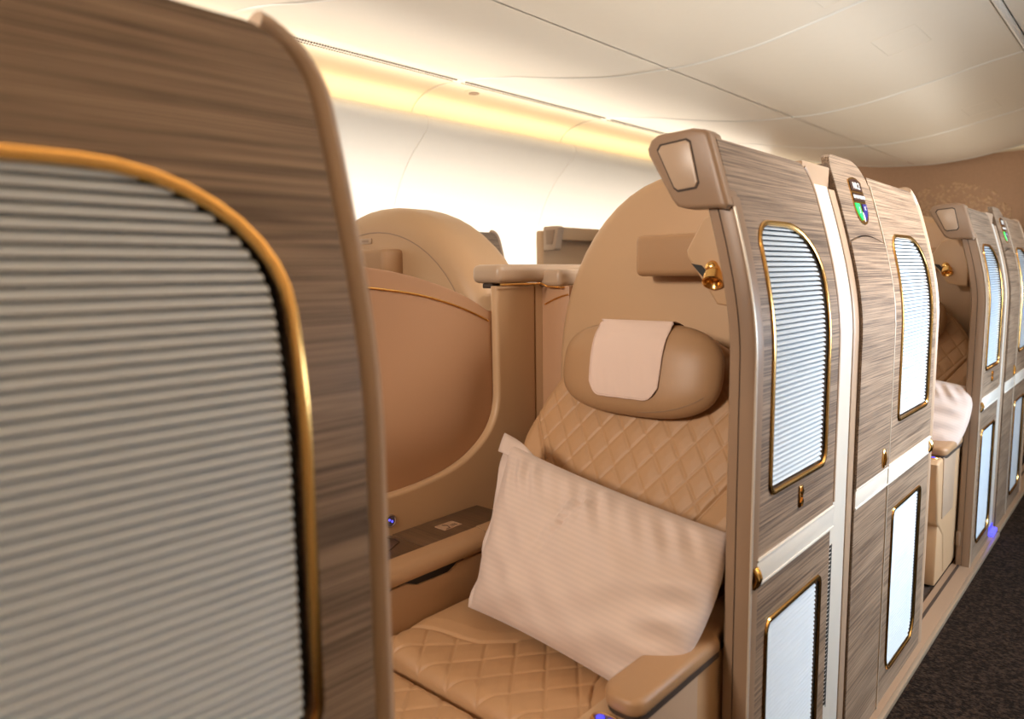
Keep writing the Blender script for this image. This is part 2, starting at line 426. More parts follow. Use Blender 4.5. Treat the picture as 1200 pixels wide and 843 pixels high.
# low sill along the suites, a step back at the third gap
for i, (y0, y1) in enumerate(((-1.5, 1.66), (1.66, 3.84), (3.86, 6.2))):
    bm = prism([(-.06, 0), (.026 if i < 2 else .02, 0), (.026 if i < 2 else .02, .012), (.008, .020), (-.06, .020)], 'y', y0, y1)
    struct('trim_%d' % (i+1), bm, M['post'])
    o = finish('sill_lip', box(.013, .0275 if i < 2 else .0215, y0, y1, .0, .017, bev=.002), M['sill'], bpy.data.objects['trim_%d' % (i+1)])
    finish('door_track', box(-.040, -.030, y0, y1, .018, .0212), M['groove'], bpy.data.objects['trim_%d' % (i+1)])
for i in range(2):
    y = .42+2.1*i
    struct('trim_%d' % (4+i), prism([(-.10, 0), (-.06, 0), (-.06, .012), (-.10, .012)], 'y', y, y+.75), M['groove'])
struct('trim_6', box(-3.3, -.10, -1.5, 7.5, 0, .006), M['carpet2'])

# ------------------------------------------------------------------ suite wall panels
def strips(root, y0, y1, xo=.0025):
    zt, zb = .703, .652
    bm = box(-.006, xo, y0, y1, zb, zt, bev=.0015); finish('rail', bm, M['white'], root)
    for z in (zt-.003, zb+.002): finish('rail_bead', box(xo-.001, xo+.0018, y0, y1, z-.0025, z+.0025, bev=.0008), M['white'], root)
def gold_key(root, y, z):
    bm = bmesh.new(); add_box(bm, 0, .004, y-.009, y+.009, z-.022, z+.022, bev=.002)
    o = finish('gold_key', bm, M['gold'], root)
    bm = bmesh.new()
    for dz in (-.011, .011):
        for s in (-1, 1):
            add_prism(bm, [(y-.006, z+dz), (y, z+dz+s*.009), (y+.006, z+dz)], 'x', .003, .0065)
    finish('key_emblem', bm, M['gold'], o)
def latch(root, y, w=.024):
    pl = finish('latch', box(-.003, .002, y, y+w, .652, .694, bev=.003), M['gold'], root)
    for k in (.27, .73):
        yy = y + w*k
        bm = tube([(.002, yy, .690), (.007, yy, .682), (.010, yy, .672), (.007, yy, .661), (.002, yy, .654)], .0042, n=8); finish('latch_bar', bm, M['gold'], pl)

def door_panel(y0, label, single=True):
    """panel A: hooked post, veneer, two blinds"""
    root = thing('suite_door', label, 'door', (-.02, y0+.2, .02), 'open sliding doors of the suites')
    y1 = y0+.428; e = y0+.004
    wu, wlo = win_upper(y0+.076, y0+.364), win_lower(y0+.076, y0+.360)
    out = [(e, .703)] + [(y1, .703)] + corner(y1-.05, 1.443-.075, .05, .075, 0, 90, 8) + [(e, 1.447)]
    finish('upper_veneer', curved_panel(out, [wu], 0, .022), M['wood'], root)
    finish('lower_veneer', curved_panel([(e, .022), (y1-.012, .022), (y1-.012, .652), (e, .652)], [wlo], 0, .022), M['wood'], root)
    strips(root, e+.022, y1)
    blind(root, wu, single); blind(root, wlo, single)
    # far end trim
    pts = [(prof(z), y1+.003, z) for z in np.linspace(.71, 1.36, 20)] + [(prof(z), y, z) for y, z in corner(y1-.05, 1.368, .053, .078, 0, 60, 6)]
    finish('end_trim', tube(pts, .003, n=6, r2=.004, up=(1, 0, 0)), M['post_light'], root)
    finish('inner_board', curved_panel([(e, .02), (y1-.01, .02), (y1-.01, 1.40), (e, 1.40)], [], -.028, .018), M['post'], root)
    # leading post: grooved face with a bright aisle edge
    bm = bmesh.new()
    add_prism(bm, [(-.052, y0+.012), (-.046, y0+.001), (-.029, y0), (-.028, y0+.03), (-.052, y0+.03)], 'z', .02, 1.42)
    add_prism(bm, [(-.027, y0+.03), (-.027, y0+.001), (-.004, y0), (.001, y0+.003), (.002, y0+.007), (.002, y0+.03)], 'z', .02, 1.345)
    bend_cut(bm, .98, 1.46); bend(bm); finish('post', bm, M['post'], root)
    bm = bmesh.new(); add_box(bm, -.001, .0026, y0, y0+.006, .02, 1.328, bev=.001); bend_cut(bm); bend(bm); finish('post_bead', bm, M['silver'], root)
    bm = bmesh.new(); add_box(bm, -.0295, -.0265, y0+.002, y0+.02, .02, 1.40); bend_cut(bm); bend(bm); finish('post_groove', bm, M['groove'], root)
    # hooked head of the post
    hk = [(-.208, 1.440), (-.200, 1.455), (-.186, 1.463), (-.118, 1.466), (-.096, 1.461), (-.086, 1.454), (-.078, 1.43), (-.047, 1.330), (-.054, 1.322), (-.068, 1.326), (-.128, 1.328), (-.146, 1.334), (-.156, 1.346), (-.205, 1.428)]
    hd = finish('post_head', prism(hk, 'y', y0-.018, y0+.034, bev=.008, seg=3), M['post'], root)
    tz = [(-.184, 1.434), (-.178, 1.443), (-.128, 1.447), (-.120, 1.442), (-.103, 1.372), (-.108, 1.363), (-.142, 1.360), (-.150, 1.366)]
    cx, cz = -.143, 1.404
    fr = finish('head_inset_gap', prism([((x-cx)*1.05+cx, (z-cz)*1.05+cz) for x, z in tz], 'y', y0-.0188, y0-.01), M['groove'], hd)
    finish('head_inset', prism([((x-cx)*.97+cx, (z-cz)*.97+cz) for x, z in tz], 'y', y0-.0205, y0-.01, bev=.002), M['post_light'], hd)
    gold_key(root, y0+.228, .772); latch(root, y0+.006)
    finish('door_foot', box(-.052, -.036, y0-.004, y0+.03, .10, .16, bev=.004), M['post'], root)
    return root

def text_mesh(s, size, y, z, x, m, parent, name='lettering', squash=1):
    cu = bpy.data.curves.new(name, 'FONT'); cu.body = s; cu.size = size; cu.align_x = 'CENTER'; cu.align_y = 'CENTER'; cu.extrude = .0004
    o = bpy.data.objects.new(name, cu); COL.objects.link(o)
    dg = bpy.context.evaluated_depsgraph_get(); me = bpy.data.meshes.new_from_object(o.evaluated_get(dg))
    COL.objects.unlink(o); bpy.data.objects.remove(o)
    lean = math.atan(-(prof(z+.02)-prof(z-.02))/.04)
    # face the aisle (+x): text x -> +y, text y -> up the leaning wall
    Rm = Matrix(((0, -math.sin(lean), math.cos(lean)), (squash, 0, 0), (0, math.cos(lean), math.sin(lean))))
    me.transform(Rm.to_4x4()); me.materials.append(m)
    t = bpy.data.objects.new(name, me); COL.objects.link(t); t.parent = parent; t.location = Vector((x, y, z)) - wloc(parent)
    return t

def sign(root, y, z, lit=False):
    """shield-shaped call sign on the pillar"""
    yc, zc = y, z
    def pr(pts, x0, x1):
        bm = bmesh.new(); add_prism(bm, [(yc+a*1.3, zc+b) for a, b in pts], 'x', x0, x1); bend_cut(bm, zc-.08, zc+.08, .01); bend(bm); return bm
    shield = [(-.036, .047)] + [(-.036+.072*k/8, .047+.009*math.sin(math.pi*k/8)) for k in range(1, 8)] + [(.036, .047), (.036, -.020)] + [(.036*math.cos(t), -.020-.040*math.sin(t)) for t in np.linspace(.25, math.pi-.25, 9)] + [(-.036, -.020)]
    s = finish('call_sign', pr(shield, 0, .004), M['gold'], root)
    top = [(-.032, .022)] + [(.032, .022), (.032, .045)] + [(.032-.064*k/6, .045+.007*math.sin(math.pi*k/6)) for k in range(1, 6)] + [(-.032, .045)]
    finish('sign_plate', pr(top, .003, .0052), M['plate'], s)
    finish('sign_plate', pr([(-.032, -.003), (.032, -.003), (.032, .016), (-.032, .016)], .003, .0052), M['plate'], s)
    finish('green_lens', pr([(-.032, -.009), (-.008, -.009), (-.003, -.046), (-.012, -.050), (-.026, -.034), (-.032, -.020)], .003, .0055), M['green'], s)
    finish('navy_lens', pr([(.032, -.009), (.008, -.009), (.005, -.046), (.012, -.050), (.026, -.034), (.032, -.020)], .003, .0055), M['navy'], s)
    finish('bell_lens', pr([(-.003, -.030), (.003, -.030), (.005, -.050), (0, -.054), (-.004, -.050)], .003, .0058), M['lens'], s)
    text_mesh('NR.2', .024, yc, zc+.034, prof(zc+.034)+.006, M['ink'], s)
    text_mesh('DO NOT DISTURB', .0125, yc, zc+.0065, prof(zc+.0065)+.006, M['ink'], s, squash=.82)
    text_mesh('J', .018, yc-.021, zc-.024, prof(zc-.024)+.0062, M['ink'], s)
    text_mesh('K', .014, yc+.024, zc-.020, prof(zc-.020)+.0062, M['ink'], s)

def wall_panel(y0, label, single=True, full=True):
    """panels B (sign pillar) and C (window) as one fixed wall; y0 is C's far end"""
    root = thing('suite_wall', label, 'partition', (-.02, y0-.3, .02), 'fixed aisle walls of the suites')
    yb0, yb1, yc1 = y0-.745, y0-.478, y0-.016
    wu, wlo = win_upper(y0-.398, y0-.078), win_lower(y0-.405, y0-.108)
    if full:
        # pillar: tall board with a darker near edge, arched flap line
        za = 1.283
        top = [(yb0, 1.40)] + [(yb0, 1.455), (yb0+.012, 1.478), (yb0+.03, 1.486)]
        arch = [(yb0+(yb1-yb0)*k/10, za+.016*math.sin(math.pi*k/10)) for k in range(11)]
        up = arch[::-1] + [(yb0, 1.46), (yb0+.010, 1.478), (yb0+.03, 1.486), (yb0+.10, 1.486)] + [(yb1-.11+.11*math.sin(t), 1.40+.086*math.cos(t)) for t in np.linspace(0, math.pi/2*.97, 8)]
        up = [p for i, p in enumerate(up) if i == 0 or p != up[i-1]]
        finish('pillar_head', curved_panel(up, [], .0015, .018), M['wood'], root)
        archd = [(a, b-.0035) for a, b in arch]
        finish('pillar_flap', curved_panel([(yb0+.001, .703), (yb1, .703)] + archd[::-1], [], .0035, .02), M['wood'], root)
        finish('pillar_foot', curved_panel([(yb0+.001, .022), (yb1, .022), (yb1, .652), (yb0+.001, .652)], [], .0015, .018), M['wood'], root)
        bm = bmesh.new(); add_box(bm, -.030, .0, yb0-.001, yb0+.004, .022, 1.462); bend_cut(bm); bend(bm); finish('pillar_edge', bm, M['wood_edge'], root)
        finish('pillar_core', curved_panel([(yb0+.004, .022), (yb1, .022), (yb1, 1.39), (yb1-.06, 1.46), (yb0+.004, 1.46)], [], -.018, .03), M['groove'], root)
        bm = bmesh.new(); add_box(bm, -.004, .0048, yb1-.001, yb1+.003, .022, 1.43, bev=.001); bend_cut(bm); bend(bm); finish('joint_bead', bm, M['silver'], root)
        strips(root, yb0+.003, yb1)
        o = finish('oval_button', lathe([(0, .026), (.003, .026), (.005, .021), (.0035, .017), (.0035, 0)], (.003, yb0+.215, .735), (1, 0, 0)), M['gold'], root)
        for v in o.data.vertices: v.co.y = (v.co.y - (yb0+.215 - (y0-.3)))*.5 + (yb0+.215 - (y0-.3))
        b = finish('button_bar', tube([(.0075, yb0+.215, .718), (.010, yb0+.215, .735), (.0075, yb0+.215, .752)], .0035), M['gold'], o)
        sign(root, yb0+.142, 1.385)
    ca = y0-.478+.003
    out = [(ca, .703), (yc1, .703)] + corner(yc1-.055, 1.446-.07, .055, .07, 0, 90, 8) + [(ca, 1.452)]
    finish('upper_veneer', curved_panel(out, [wu], 0, .022), M['wood'], root)
    finish('lower_veneer', curved_panel([(ca, .022), (yc1, .022), (yc1, .652), (ca, .652)], [wlo], 0, .022), M['wood'], root)
    strips(root, ca, yc1-.002, .003)
    blind(root, wu, single); blind(root, wlo, single)
    # rounded end cap of the wall
    arc = [(y, z) for y, z in corner(yc1-.046, 1.446-.07, .060, .073, 0, 80, 8)]
    path = [(prof(z)-.019, yc1+.014, z) for z in np.linspace(.022, 1.37, 34)] + [(prof(z)-.019, y, z) for y, z in arc[1:]]
    finish('end_cap', tube(path, .0235, n=12, r2=.015, up=(1, 0, 0)), M['post_light'], root)
    finish('inner_board', curved_panel([(yb0+.05 if full else ca, .02), (yc1, .02), (yc1, 1.38), (yc1-.06, 1.43), (yb0+.05 if full else ca, 1.43)], [], -.026, .016), M['post'], root)
    latch(root, yc1-.026)
    return root

def service_column(y0, label):
    """bright recessed column between door and wall, slotted low down"""
    root = thing('service_column', label, 'panel', (-.05, y0+.05, .02), 'white columns between door and wall')
    bm = bmesh.new(); add_box(bm, -.06, -.006, y0-.014, y0+.105, .02, 1.405, bev=.002); bend_cut(bm); bend(bm); finish('column_face', bm, M['white'], root)
    bm = bmesh.new(); add_box(bm, -.06, -.004, y0+.108, y0+.150, .02, 1.40, bev=.003); bend_cut(bm); bend(bm); finish('column_edge', bm, M['post_light'], root)
    bm = bmesh.new(); add_box(bm, -.06, -.010, y0+.1, y0+.112, .02, 1.39); bend_cut(bm); bend(bm); finish('column_gap', bm, M['groove'], root)
    bm = bmesh.new(); add_box(bm, -.10, -.010, y0-.02, y0+.17, 1.36, 1.452, bev=.004); bend(bm, lambda z: -.075); finish('column_cap', bm, M['post_light'], root)
    z = .60; bm = bmesh.new()
    while z > .22:
        add_box(bm, -.010, -.0045, y0+.004, y0+.017, z, z+.0055); z -= .0096
    add_box(bm, -.0068, -.0055, y0+.017, y0+.020, .215, .606)
    o = finish('vent_slots', bm, M['black'], root); o['kind'] = 'stuff'
    return root

YA, YC = 1.191, 2.513
near = wall_panel(YC-2.1, 'large blurred veneer wall with gold-framed blind filling the left foreground', True, False)
near.location.x -= .028
doorA = door_panel(YA, 'suite door with hooked post beside the quilted seat, nearest the camera')
wallA = wall_panel(YC, 'veneer wall with illuminated shield sign, middle of the row, before the next doorway')
colA = service_column(1.622, 'bright white column between nearest door and middle shield-sign wall')
doorB = door_panel(YA+2.1, 'smaller suite door with hooked post beyond the second doorway', False); doorB.location.x += .002
wallB = wall_panel(YC+2.1, 'farthest veneer wall with green-lit shield sign at the right edge', False); wallB.location.x += .002
colB = tree_copy(colA, (.002, 2.1, 0), 'pale column behind the farther hooked door, above the blue floor light')

# blue floor light in the far gap
t = thing('floor_light', 'blue light at floor level beside the farther suite door', 'light', (-.01, 3.80, .02))
finish('lamp_strip', box(-.003, .016, 3.735, 3.835, .022, .040, bev=.002), M['blue'], t)
finish('lamp_back', box(-.006, -.002, 3.735, 3.835, .022, .06), M['blue_dim'], t)

# ------------------------------------------------------------------ arched shells
def shell_outline(hw=.377, c=-.38, z0=.95, h=.505, zb=.02, n=28, off=0, right=-.075):
    P = [(c-hw+off, zb)] + [(c-(hw-off)*math.cos(t), z0+(h-off)*math.sin(t)) for t in np.linspace(0, math.pi, n)] + [(c+hw-off, zb)]
    return P
def make_shell(name, label, y0, mirror=False, box_x=(-.45, -.10), depth=.10, plate=False, edge=.03, zb=.02, hw=.377):
    mx = (lambda x: -1.95-x) if mirror else (lambda x: x)
    root = thing(name, label, 'seat shell', (mx(-.38), y0+.05, zb))
    lim = lambda x, z: x if mirror else min(x, prof(z)-.068)
    P = [(mx(lim(x, z)), z) for x, z in shell_outline(zb=zb, hw=hw)]
    q = []
    for p in P:
        if not q or (abs(p[0]-q[-1][0])+abs(p[1]-q[-1][1])) > 1e-4: q.append(p)
    bm = prism(q, 'y', y0, y0+depth, bev=edge, seg=5); finish('shell_body', bm, M['shell'], root)
    path = [(mx(lim(x, z)), y0-.0005+(.0 if True else 0), z) for x, z in shell_outline(zb=zb, hw=hw, off=edge+.004 if mirror else .022)]
    if mirror: finish('seam', tube(path, .0018, n=6), M['post'], root)
    else: finish('piping', tube([(a, b+.006, c) for a, b, c in path], .0028, n=6), M['post'], root)
    a, b = sorted((mx(box_x[0]), mx(box_x[1])))
    finish('ledge_box', box(a, b, y0-.085, y0+.01, 1.207, 1.305, bev=.016, seg=4), M['leather2'], root)
    if plate:
        p = finish('name_plate', box(-1.655, -1.585, y0-.004, y0+.004, 1.328, 1.347, bev=.002), M['post_light'], root)
        finish('plate_print', box(-1.640, -1.600, y0-.0052, y0-.003, 1.334, 1.341), M['post'], p)
    return root
shellA = make_shell('seat_shell', 'rounded tan shell rising behind the quilted seat with a ledge box', 1.60)
nb = make_shell('seat_shell', 'rounded tan shell of the neighbouring seat above the gold-lined partition', 1.60, True, (-.53, -.22), depth=.26, plate=True, edge=.085, hw=.56)
shellB = tree_copy(shellA, (.002, 2.1, 0), 'tan shell seen through the far doorway behind the second seat')

# reading lamp housings on the inner face of the door posts
def lamp_unit(label):
    root = thing('reading_lamp', label, 'lamp', (-.14, 1.42, 1.15))
    P = [(-.243, 1.262), (-.240, 1.248), (-.172, 1.150), (-.100, 1.140), (-.100, 1.335), (-.185, 1.335), (-.205, 1.327)]
    finish('housing', prism(P, 'y', 1.39, 1.60, bev=.006, seg=3), M['shell'], root)
    finish('dark_recess', prism([(-.228, 1.234), (-.206, 1.230), (-.186, 1.208), (-.194, 1.198)], 'y', 1.386, 1.40), M['black'], root)
    ax = Vector((.15, -.55, -.62))
    o = finish('spotlight', lathe([(-.016, .008), (-.014, .013), (-.004, .014), (-.002, .011), (.002, .011), (.003, .020), (.024, .021), (.026, .018), (.022, .014), (.010, .010)], (-.176, 1.385, 1.212), ax), M['gold'], root)
    finish('spot_joint', lathe([(-.012, .004), (-.008, .011), (0, .014), (.008, .011), (.012, .004)], (-.183, 1.390, 1.226), (0, -1, 0)), M['gold'], o)
    return root
lampA = lamp_unit('gold reading lamp beside the nearest door post, near the quilted seat')
lampB = tree_copy(lampA, (.002, 2.1, 0), 'small gold reading lamp inside the far doorway')

# ------------------------------------------------------------------ seat
def quilt(u, v, w=.062, h=.086, amp=.0026, sig=.0021):
    a = u/w + v/h; b = u/w - v/h; k = 1/math.hypot(1/w, 1/h)
    da = abs(a-round(a))*k; db = abs(b-round(b))*k; m = k/2
    puff = (min(da, m)/m*min(db, m)/m)**.5*amp
    return puff - .0024*max(math.exp(-(da/sig)**2), math.exp(-(db/sig)**2))
SX = -.38
def back_width(s):            # half width of the backrest at height s above its foot
    if s < .30: return .243+.082*min(1, max(0, (s-.08)/.10))**1.5
    return .325*math.sqrt(max(0, 1-((s-.30)/.365)**2)) + .002
def back_point(u, s):
    base = Vector((0, 1.245, .50)); up = Vector((0, .46, .888)); nrm = Vector((0, -.888, .46))
    w = back_width(s); x = u*w
    e = 1-min(1, (1-abs(u))*w/.035); h = -.030*(1-math.sqrt(max(0, 1-e*e)))
    h += .012*(1-(x/.36)**2)
    # side bolsters leave a V of quilting
    vw = .12+.62*max(0, s-.10) if s < .52 else 9
    d = vw-abs(x)
    if d > 0: h += quilt(x, s)*min(1, d/.012)
    else: h += .010*min(1, -d/.05)
    h -= .006*math.exp(-(d/.0035)**2)
    return Vector((SX+x, 0, 0)) + base + up*s + nrm*h
def make_seat(label):
    root = thing('suite_seat', label, 'seat', (SX, 1.1, .02), 'quilted leather suite seats')
    S = np.linspace(0, .662, 290); U = np.sin(np.linspace(-1, 1, 290)*math.pi/2*.92)/math.sin(math.pi/2*.92)
    F = [[back_point(u, s) for u in U] for s in S]
    finish('backrest', pad(F, (0, .888, -.3), .045), M['leather'], root, smooth=80)
    # seat cushion
    def cush(x, y, x0, x1, y0, y1, zt, qw, qh, back):
        e = max(0, 1-min(x-x0, x1-x)/.03); f = max(0, 1-min(y-y0, 9 if back else y1-y)/.035)
        h = -.028*(1-math.sqrt(max(0, 1-min(1, e*e)))) - .035*(1-math.sqrt(max(0, 1-min(1, f*f))))
        if back:
            yc = float(np.interp(x, [-.64, -.57, -.48, -.425, -.395, -.34, -.28, -.235, -.215, -.19, -.16], [.905, .955, .99, 1.045, 1.12, 1.16, 1.15, 1.10, 1.02, .975, .945]))
            h += .020*math.exp(-((x-x0)/.10)**2) if x < -.4 else 0
            sl = 1.0 if abs(x+.30) < .1 else .75; d = (yc-y)*sl
            if d > 0: h += quilt(x, y, qw, qh, .0030, .0024)*min(1, d/.01)
            else: h += .005*min(1, -d/.03)
            h -= .005*math.exp(-(d/.0035)**2)
        else: h += quilt(x, y, qw, qh, .0030, .0024)
        return zt+h
    for nm, y0, y1, zt, bk in (('seat_cushion', .848, 1.47, .470, True), ('leg_rest', .36, .836, .462, False)):
        x0, x1 = -.627, -.139
        X = x0+(x1-x0)*(.5-.5*np.cos(np.linspace(0, math.pi, 230))*1.0); X = .5*X+.5*np.linspace(x0, x1, 230); Y = .4*(y0+(y1-y0)*(.5-.5*np.cos(np.linspace(0, math.pi, 230))))+.6*np.linspace(y0, y1, 230)
        F = [[(x, y, cush(x, y, x0, x1, y0, y1, zt, .078, .100, bk)) for x in X] for y in Y]
        finish(nm, pad(F, (0, 0, -1), .10), M['leather'], root, smooth=80)
    bm = bmesh.new(); add_box(bm, -.66, -.11, .40, 1.55, .05, .37, bev=.02); finish('seat_base', bm, M['shell'], root)
    # headrest: a soft lens with a wider right lobe
    bm = bmesh.new(); G = []
    for i in range(33):
        th = -math.pi/2 + math.pi*i/32; row = []
        for j in range(64):
            ph = 2*math.pi*j/64; row.append(head_point(th, ph))
        G.append(row)
    add_grid(bm, G, closed_v=True); bmesh.ops.remove_doubles(bm, verts=bm.verts, dist=.0005)
    hr = finish('headrest', bm, M['leather2'], root, smooth=80)
    path = [head_surface(SX-.006+x, 1.0-.105*math.cos(math.asin(min(1, abs(x)/.21)))*.86-.006, .0) for x in np.linspace(.03, .185, 14)]
    finish('headrest_seam', tube(path, .0012, n=5), M['post'], hr)
    # right armrest: padded top on a console, round keypad at its front
    bm = bmesh.new(); pts = corner(-.090, .944, .038, .042, 180, 270, 6) + corner(-.072, .928, .026, .026, 270, 360, 5) + [(-.046, 1.176), (-.057, 1.188), (-.057, 1.53), (-.128, 1.53)]
    add_prism(bm, pts, 'z', .524, .556, bev=.012, seg=4); finish('armrest_pad', bm, M['leather2'], root, smooth=60)
    finish('armrest_gap', prism([(-.09+(x+.09)*.93, .01+y*.995) for x, y in pts], 'z', .516, .528), M['groove'], root)
    P = [(.835, .505), (.850, .518), (1.56, .518), (1.56, .04), (1.02, .04), (.98, .20), (.93, .235), (.88, .27), (.845, .44)]
    bm = prism(P, 'x', -.138, -.058, bev=.010, seg=3); con = finish('console', bm, M['shell'], root)
    finish('console_skirt', box(-.155, -.062, .90, 1.5, .02, .28, bev=.01), M['shell'], root)
    finish('console_side', prism([(.905, .519), (1.110, .519), (1.110, .28), (.93, .28)], 'x', -.0600, -.0545, bev=.001), M['post_light'], root)
    return root
def head_point(th, ph):
    def sp(v, p): return math.copysign(abs(v)**p, v)
    x = .210*sp(math.cos(th), .55)*sp(math.cos(ph), .7)
    # th runs front-back, so the outline in x,z is a stadium
    z = .107*sp(math.cos(th), .55)*sp(math.sin(ph), .7); y = -.052*math.sin(th)
    return Vector((SX-.006+x, 1.435+y+.20*(z), .995+z))
def head_surface(x, z, off):
    a = abs((x-(SX-.006))/.210)**(2/.7); b = abs((z-.995)/.107)**(2/.7)
    rr = min(1, (a+b)**.5)
    c = rr**(.7/.55)
    s = math.sqrt(max(0, 1-c*c)); return Vector((x, 1.435-.052*s-off+.20*(z-.995), z))
seatA = make_seat('quilted tan leather seat holding the big striped pillow, in the nearest doorway')
seatB = tree_copy(seatA, (.002, 2.1, 0), 'quilted tan seat partly seen through the far doorway')
for dy, lab in ((0, 'round gold-ringed keypad with blue keys at the bottom edge, on the near armrest'), (2.1, 'keypad with blue glow on the armrest in the far doorway')):
    root = thing('seat_keypad', lab, 'keypad', (-.093, .880+dy, .518), 'armrest keypads')
    ring = [(-.093+.023*math.cos(t), .880+dy+.015*math.sin(t), .521) for t in np.linspace(0, 2*math.pi, 33)[:-1]]
    finish('ring', tube(ring, .0028, closed=True, n=8), M['gold'], root)
    finish('key_plate', prism([(-.093+.022*math.cos(t), .880+dy+.014*math.sin(t)) for t in np.linspace(0, 2*math.pi, 25)[:-1]], 'z', .516, .521), M['key'], root)
    for dx in (-.010, .009):
        finish('key', lathe([(0, .0070), (.0025, .0070), (.003, .004)], (-.093+dx, .881+dy, .521), (0, 0, 1), n=16), M['blue_dim'], root)
# white cloth over the headrest
def make_cloth(label):
    X = np.linspace(-.482, -.300, 40); G = []
    rows = np.linspace(0, 1, 46)
    for r in rows:
        row = []
        for i, x in enumerate(X):
            u = i/39*2-1
            zlow = .936 + .030*max(0, (abs(u)-.62)/.38)**2.2
            if r < .25:          # over the top and down behind
                t = r/.25; zt = 1.1; y = 1.50-(1.50-1.432)*t; p = Vector((x, y, 1.086+.021*math.sin(t*math.pi*.5)))
            else:
                t = (r-.25)/.75; z = 1.099+(zlow-1.099)*t; p = head_surface(x, z, .0035)
                if t < .06: p.z = min(p.z+.006, 1.107)
                p.y -= .0015*math.sin(x*160+z*40)*t
            p.x += .006*u*(1-r)
            row.append(p)
        G.append(row)
    bm = bmesh.new(); add_grid(bm, G)
    o = finish('headrest_cloth', bm, M['cloth'], None, smooth=180)
    md = o.modifiers.new('thickness', 'SOLIDIFY'); md.thickness = .0014; md.offset = 0
    rim = [G[r][39] for r in range(12, 46)] + [G[45][i] for i in range(38, -1, -1)] + [G[r][0] for r in range(44, 11, -1)]
    h = finish('hem', tube([p+Vector((0, -.001, 0)) for p in rim], .0016, n=5), M['cloth'], o)
    return tag(o, label, 'cloth', 'white headrest cloths')
make_cloth('white cloth draped over the nearest quilted seat headrest')

# ------------------------------------------------------------------ pillows
def pillow(c, bulge, label, seed=1):
    """c: BL BR TR TL corners"""
    rnd = random.Random(seed); BL, BR, TR, TL = [Vector(p) for p in c]
    n = 90; nrm = ((BR-BL).cross(TL-BL)).normalized()
    if nrm.y > 0: nrm = -nrm
    W = [(rnd.uniform(-1, 1), rnd.uniform(-1, 1), rnd.uniform(12, 30), rnd.uniform(0, 6)) for _ in range(7)]
    def P(u, v, side):
        pu, pv = 1-abs(2*u-1)**2.3, 1-abs(2*v-1)**2.3
        b = (max(0, pu)*max(0, pv))**.42
        # the edges pull in between the corners
        inu = (.030 if u < .5 else -.055)*(4*v*(1-v))*(2*u-1)*-1*abs(2*u-1)**3; inv = .025*(4*u*(1-u))*(2*v-1)*-1*abs(2*v-1)**3
        uu, vv = u+inu, v+inv
        p = BL*(1-uu)*(1-vv)+BR*uu*(1-vv)+TR*uu*vv+TL*(1-uu)*vv
        h = bulge*b
        edge = (1-b)
        wr = 0
        for a, bb, f, ph in W:
            wr += math.sin((u*a+v*bb)*f+ph+2*math.sin(3*u+ph))*.0022
        # fan of short creases under the top edge and along the right side
        wr += .010*math.exp(-((v-.86)/.13)**2)*math.sin(u*70+v*26)*(.35+.65*math.sin(u*9)**2)*min(1, pv*3)
        wr += .010*math.exp(-((u-.95)/.10)**2)*math.sin(v*34-u*14)*min(1, pu*3)
        wr += .009*math.exp(-(((u-.42)-.3*(v-.6))/.05)**2)*math.exp(-((v-.72)/.22)**2)*math.sin((u-.3*v)*120)
        h += wr*b
        if side < 0: h = -h*.8
        return p + nrm*h
    bm = bmesh.new(); uv = bm.loops.layers.uv.new('UVMap'); T = .5-.5*np.cos(np.linspace(0, math.pi, n))
    T = .6*T+.4*np.linspace(0, 1, n)
    for side in (1, -1):
        V = [[bm.verts.new(P(u, v, side)) for u in T] for v in T]
        for i in range(n-1):
            for j in range(n-1):
                f = bm.faces.new((V[i][j], V[i][j+1], V[i+1][j+1], V[i+1][j]))
                for l, (a, b) in zip(f.loops, ((i, j), (i, j+1), (i+1, j+1), (i+1, j))): l[uv].uv = (T[b], T[a])
    bmesh.ops.remove_doubles(bm, verts=bm.verts, dist=.0004)
    o = finish('pillow', bm, M['linen'], None, smooth=80)
    # loose flap of the open case along the left side
    bm = bmesh.new(); G = []
    for k in range(2):
        pass
    for i in range(25):
        v = i/24; row = []
        for j in range(5):
            w = j/4; p = BL*(1-v)+TL*v
            out = (BL-BR).normalized()
            fl = .024*w*(.25+.75*v**3) + .003*math.sin(v*23)*w
            row.append(p + out*fl*1.0 + nrm*(.006*math.sin(v*17+w)*w) + (BR-BL)*.012*(1-w)+(TL-BL)*.0)
        G.append(row)
    add_grid(bm, G)
    G = []
    up = (TL-BL).normalized(); rt = (TR-TL).normalized()
    for i in range(13):
        a = i/12; row = []
        for j in range(5):
            w = j/4
            row.append(TL + rt*(.105*a - .020*(1-a)) - up*.030 + up*w*(.042*(1-a**2.2)+.006) + nrm*(.016+.004*math.sin(a*9+w*2)-.010*w))
        G.append(row)
    add_grid(bm, G)
    fl = finish('case_flap', bm, M['linen'], o, smooth=180)
    md = fl.modifiers.new('thickness', 'SOLIDIFY'); md.thickness = .0016; md.offset = 0
    return tag(o, label, 'pillow', 'white pillows on the seats')
pc = [(-.545, 1.035, .508), (-.100, 1.03, .468), (-.062, 1.235, .732), (-.600, 1.230, .822)]
pillow(pc, .085, 'large striped white pillow leaning on the nearest quilted seat')
pillow([(x+.03, y+2.10, z+.01) for x, y, z in pc], .08, 'white pillow on the seat in the far doorway', 3)

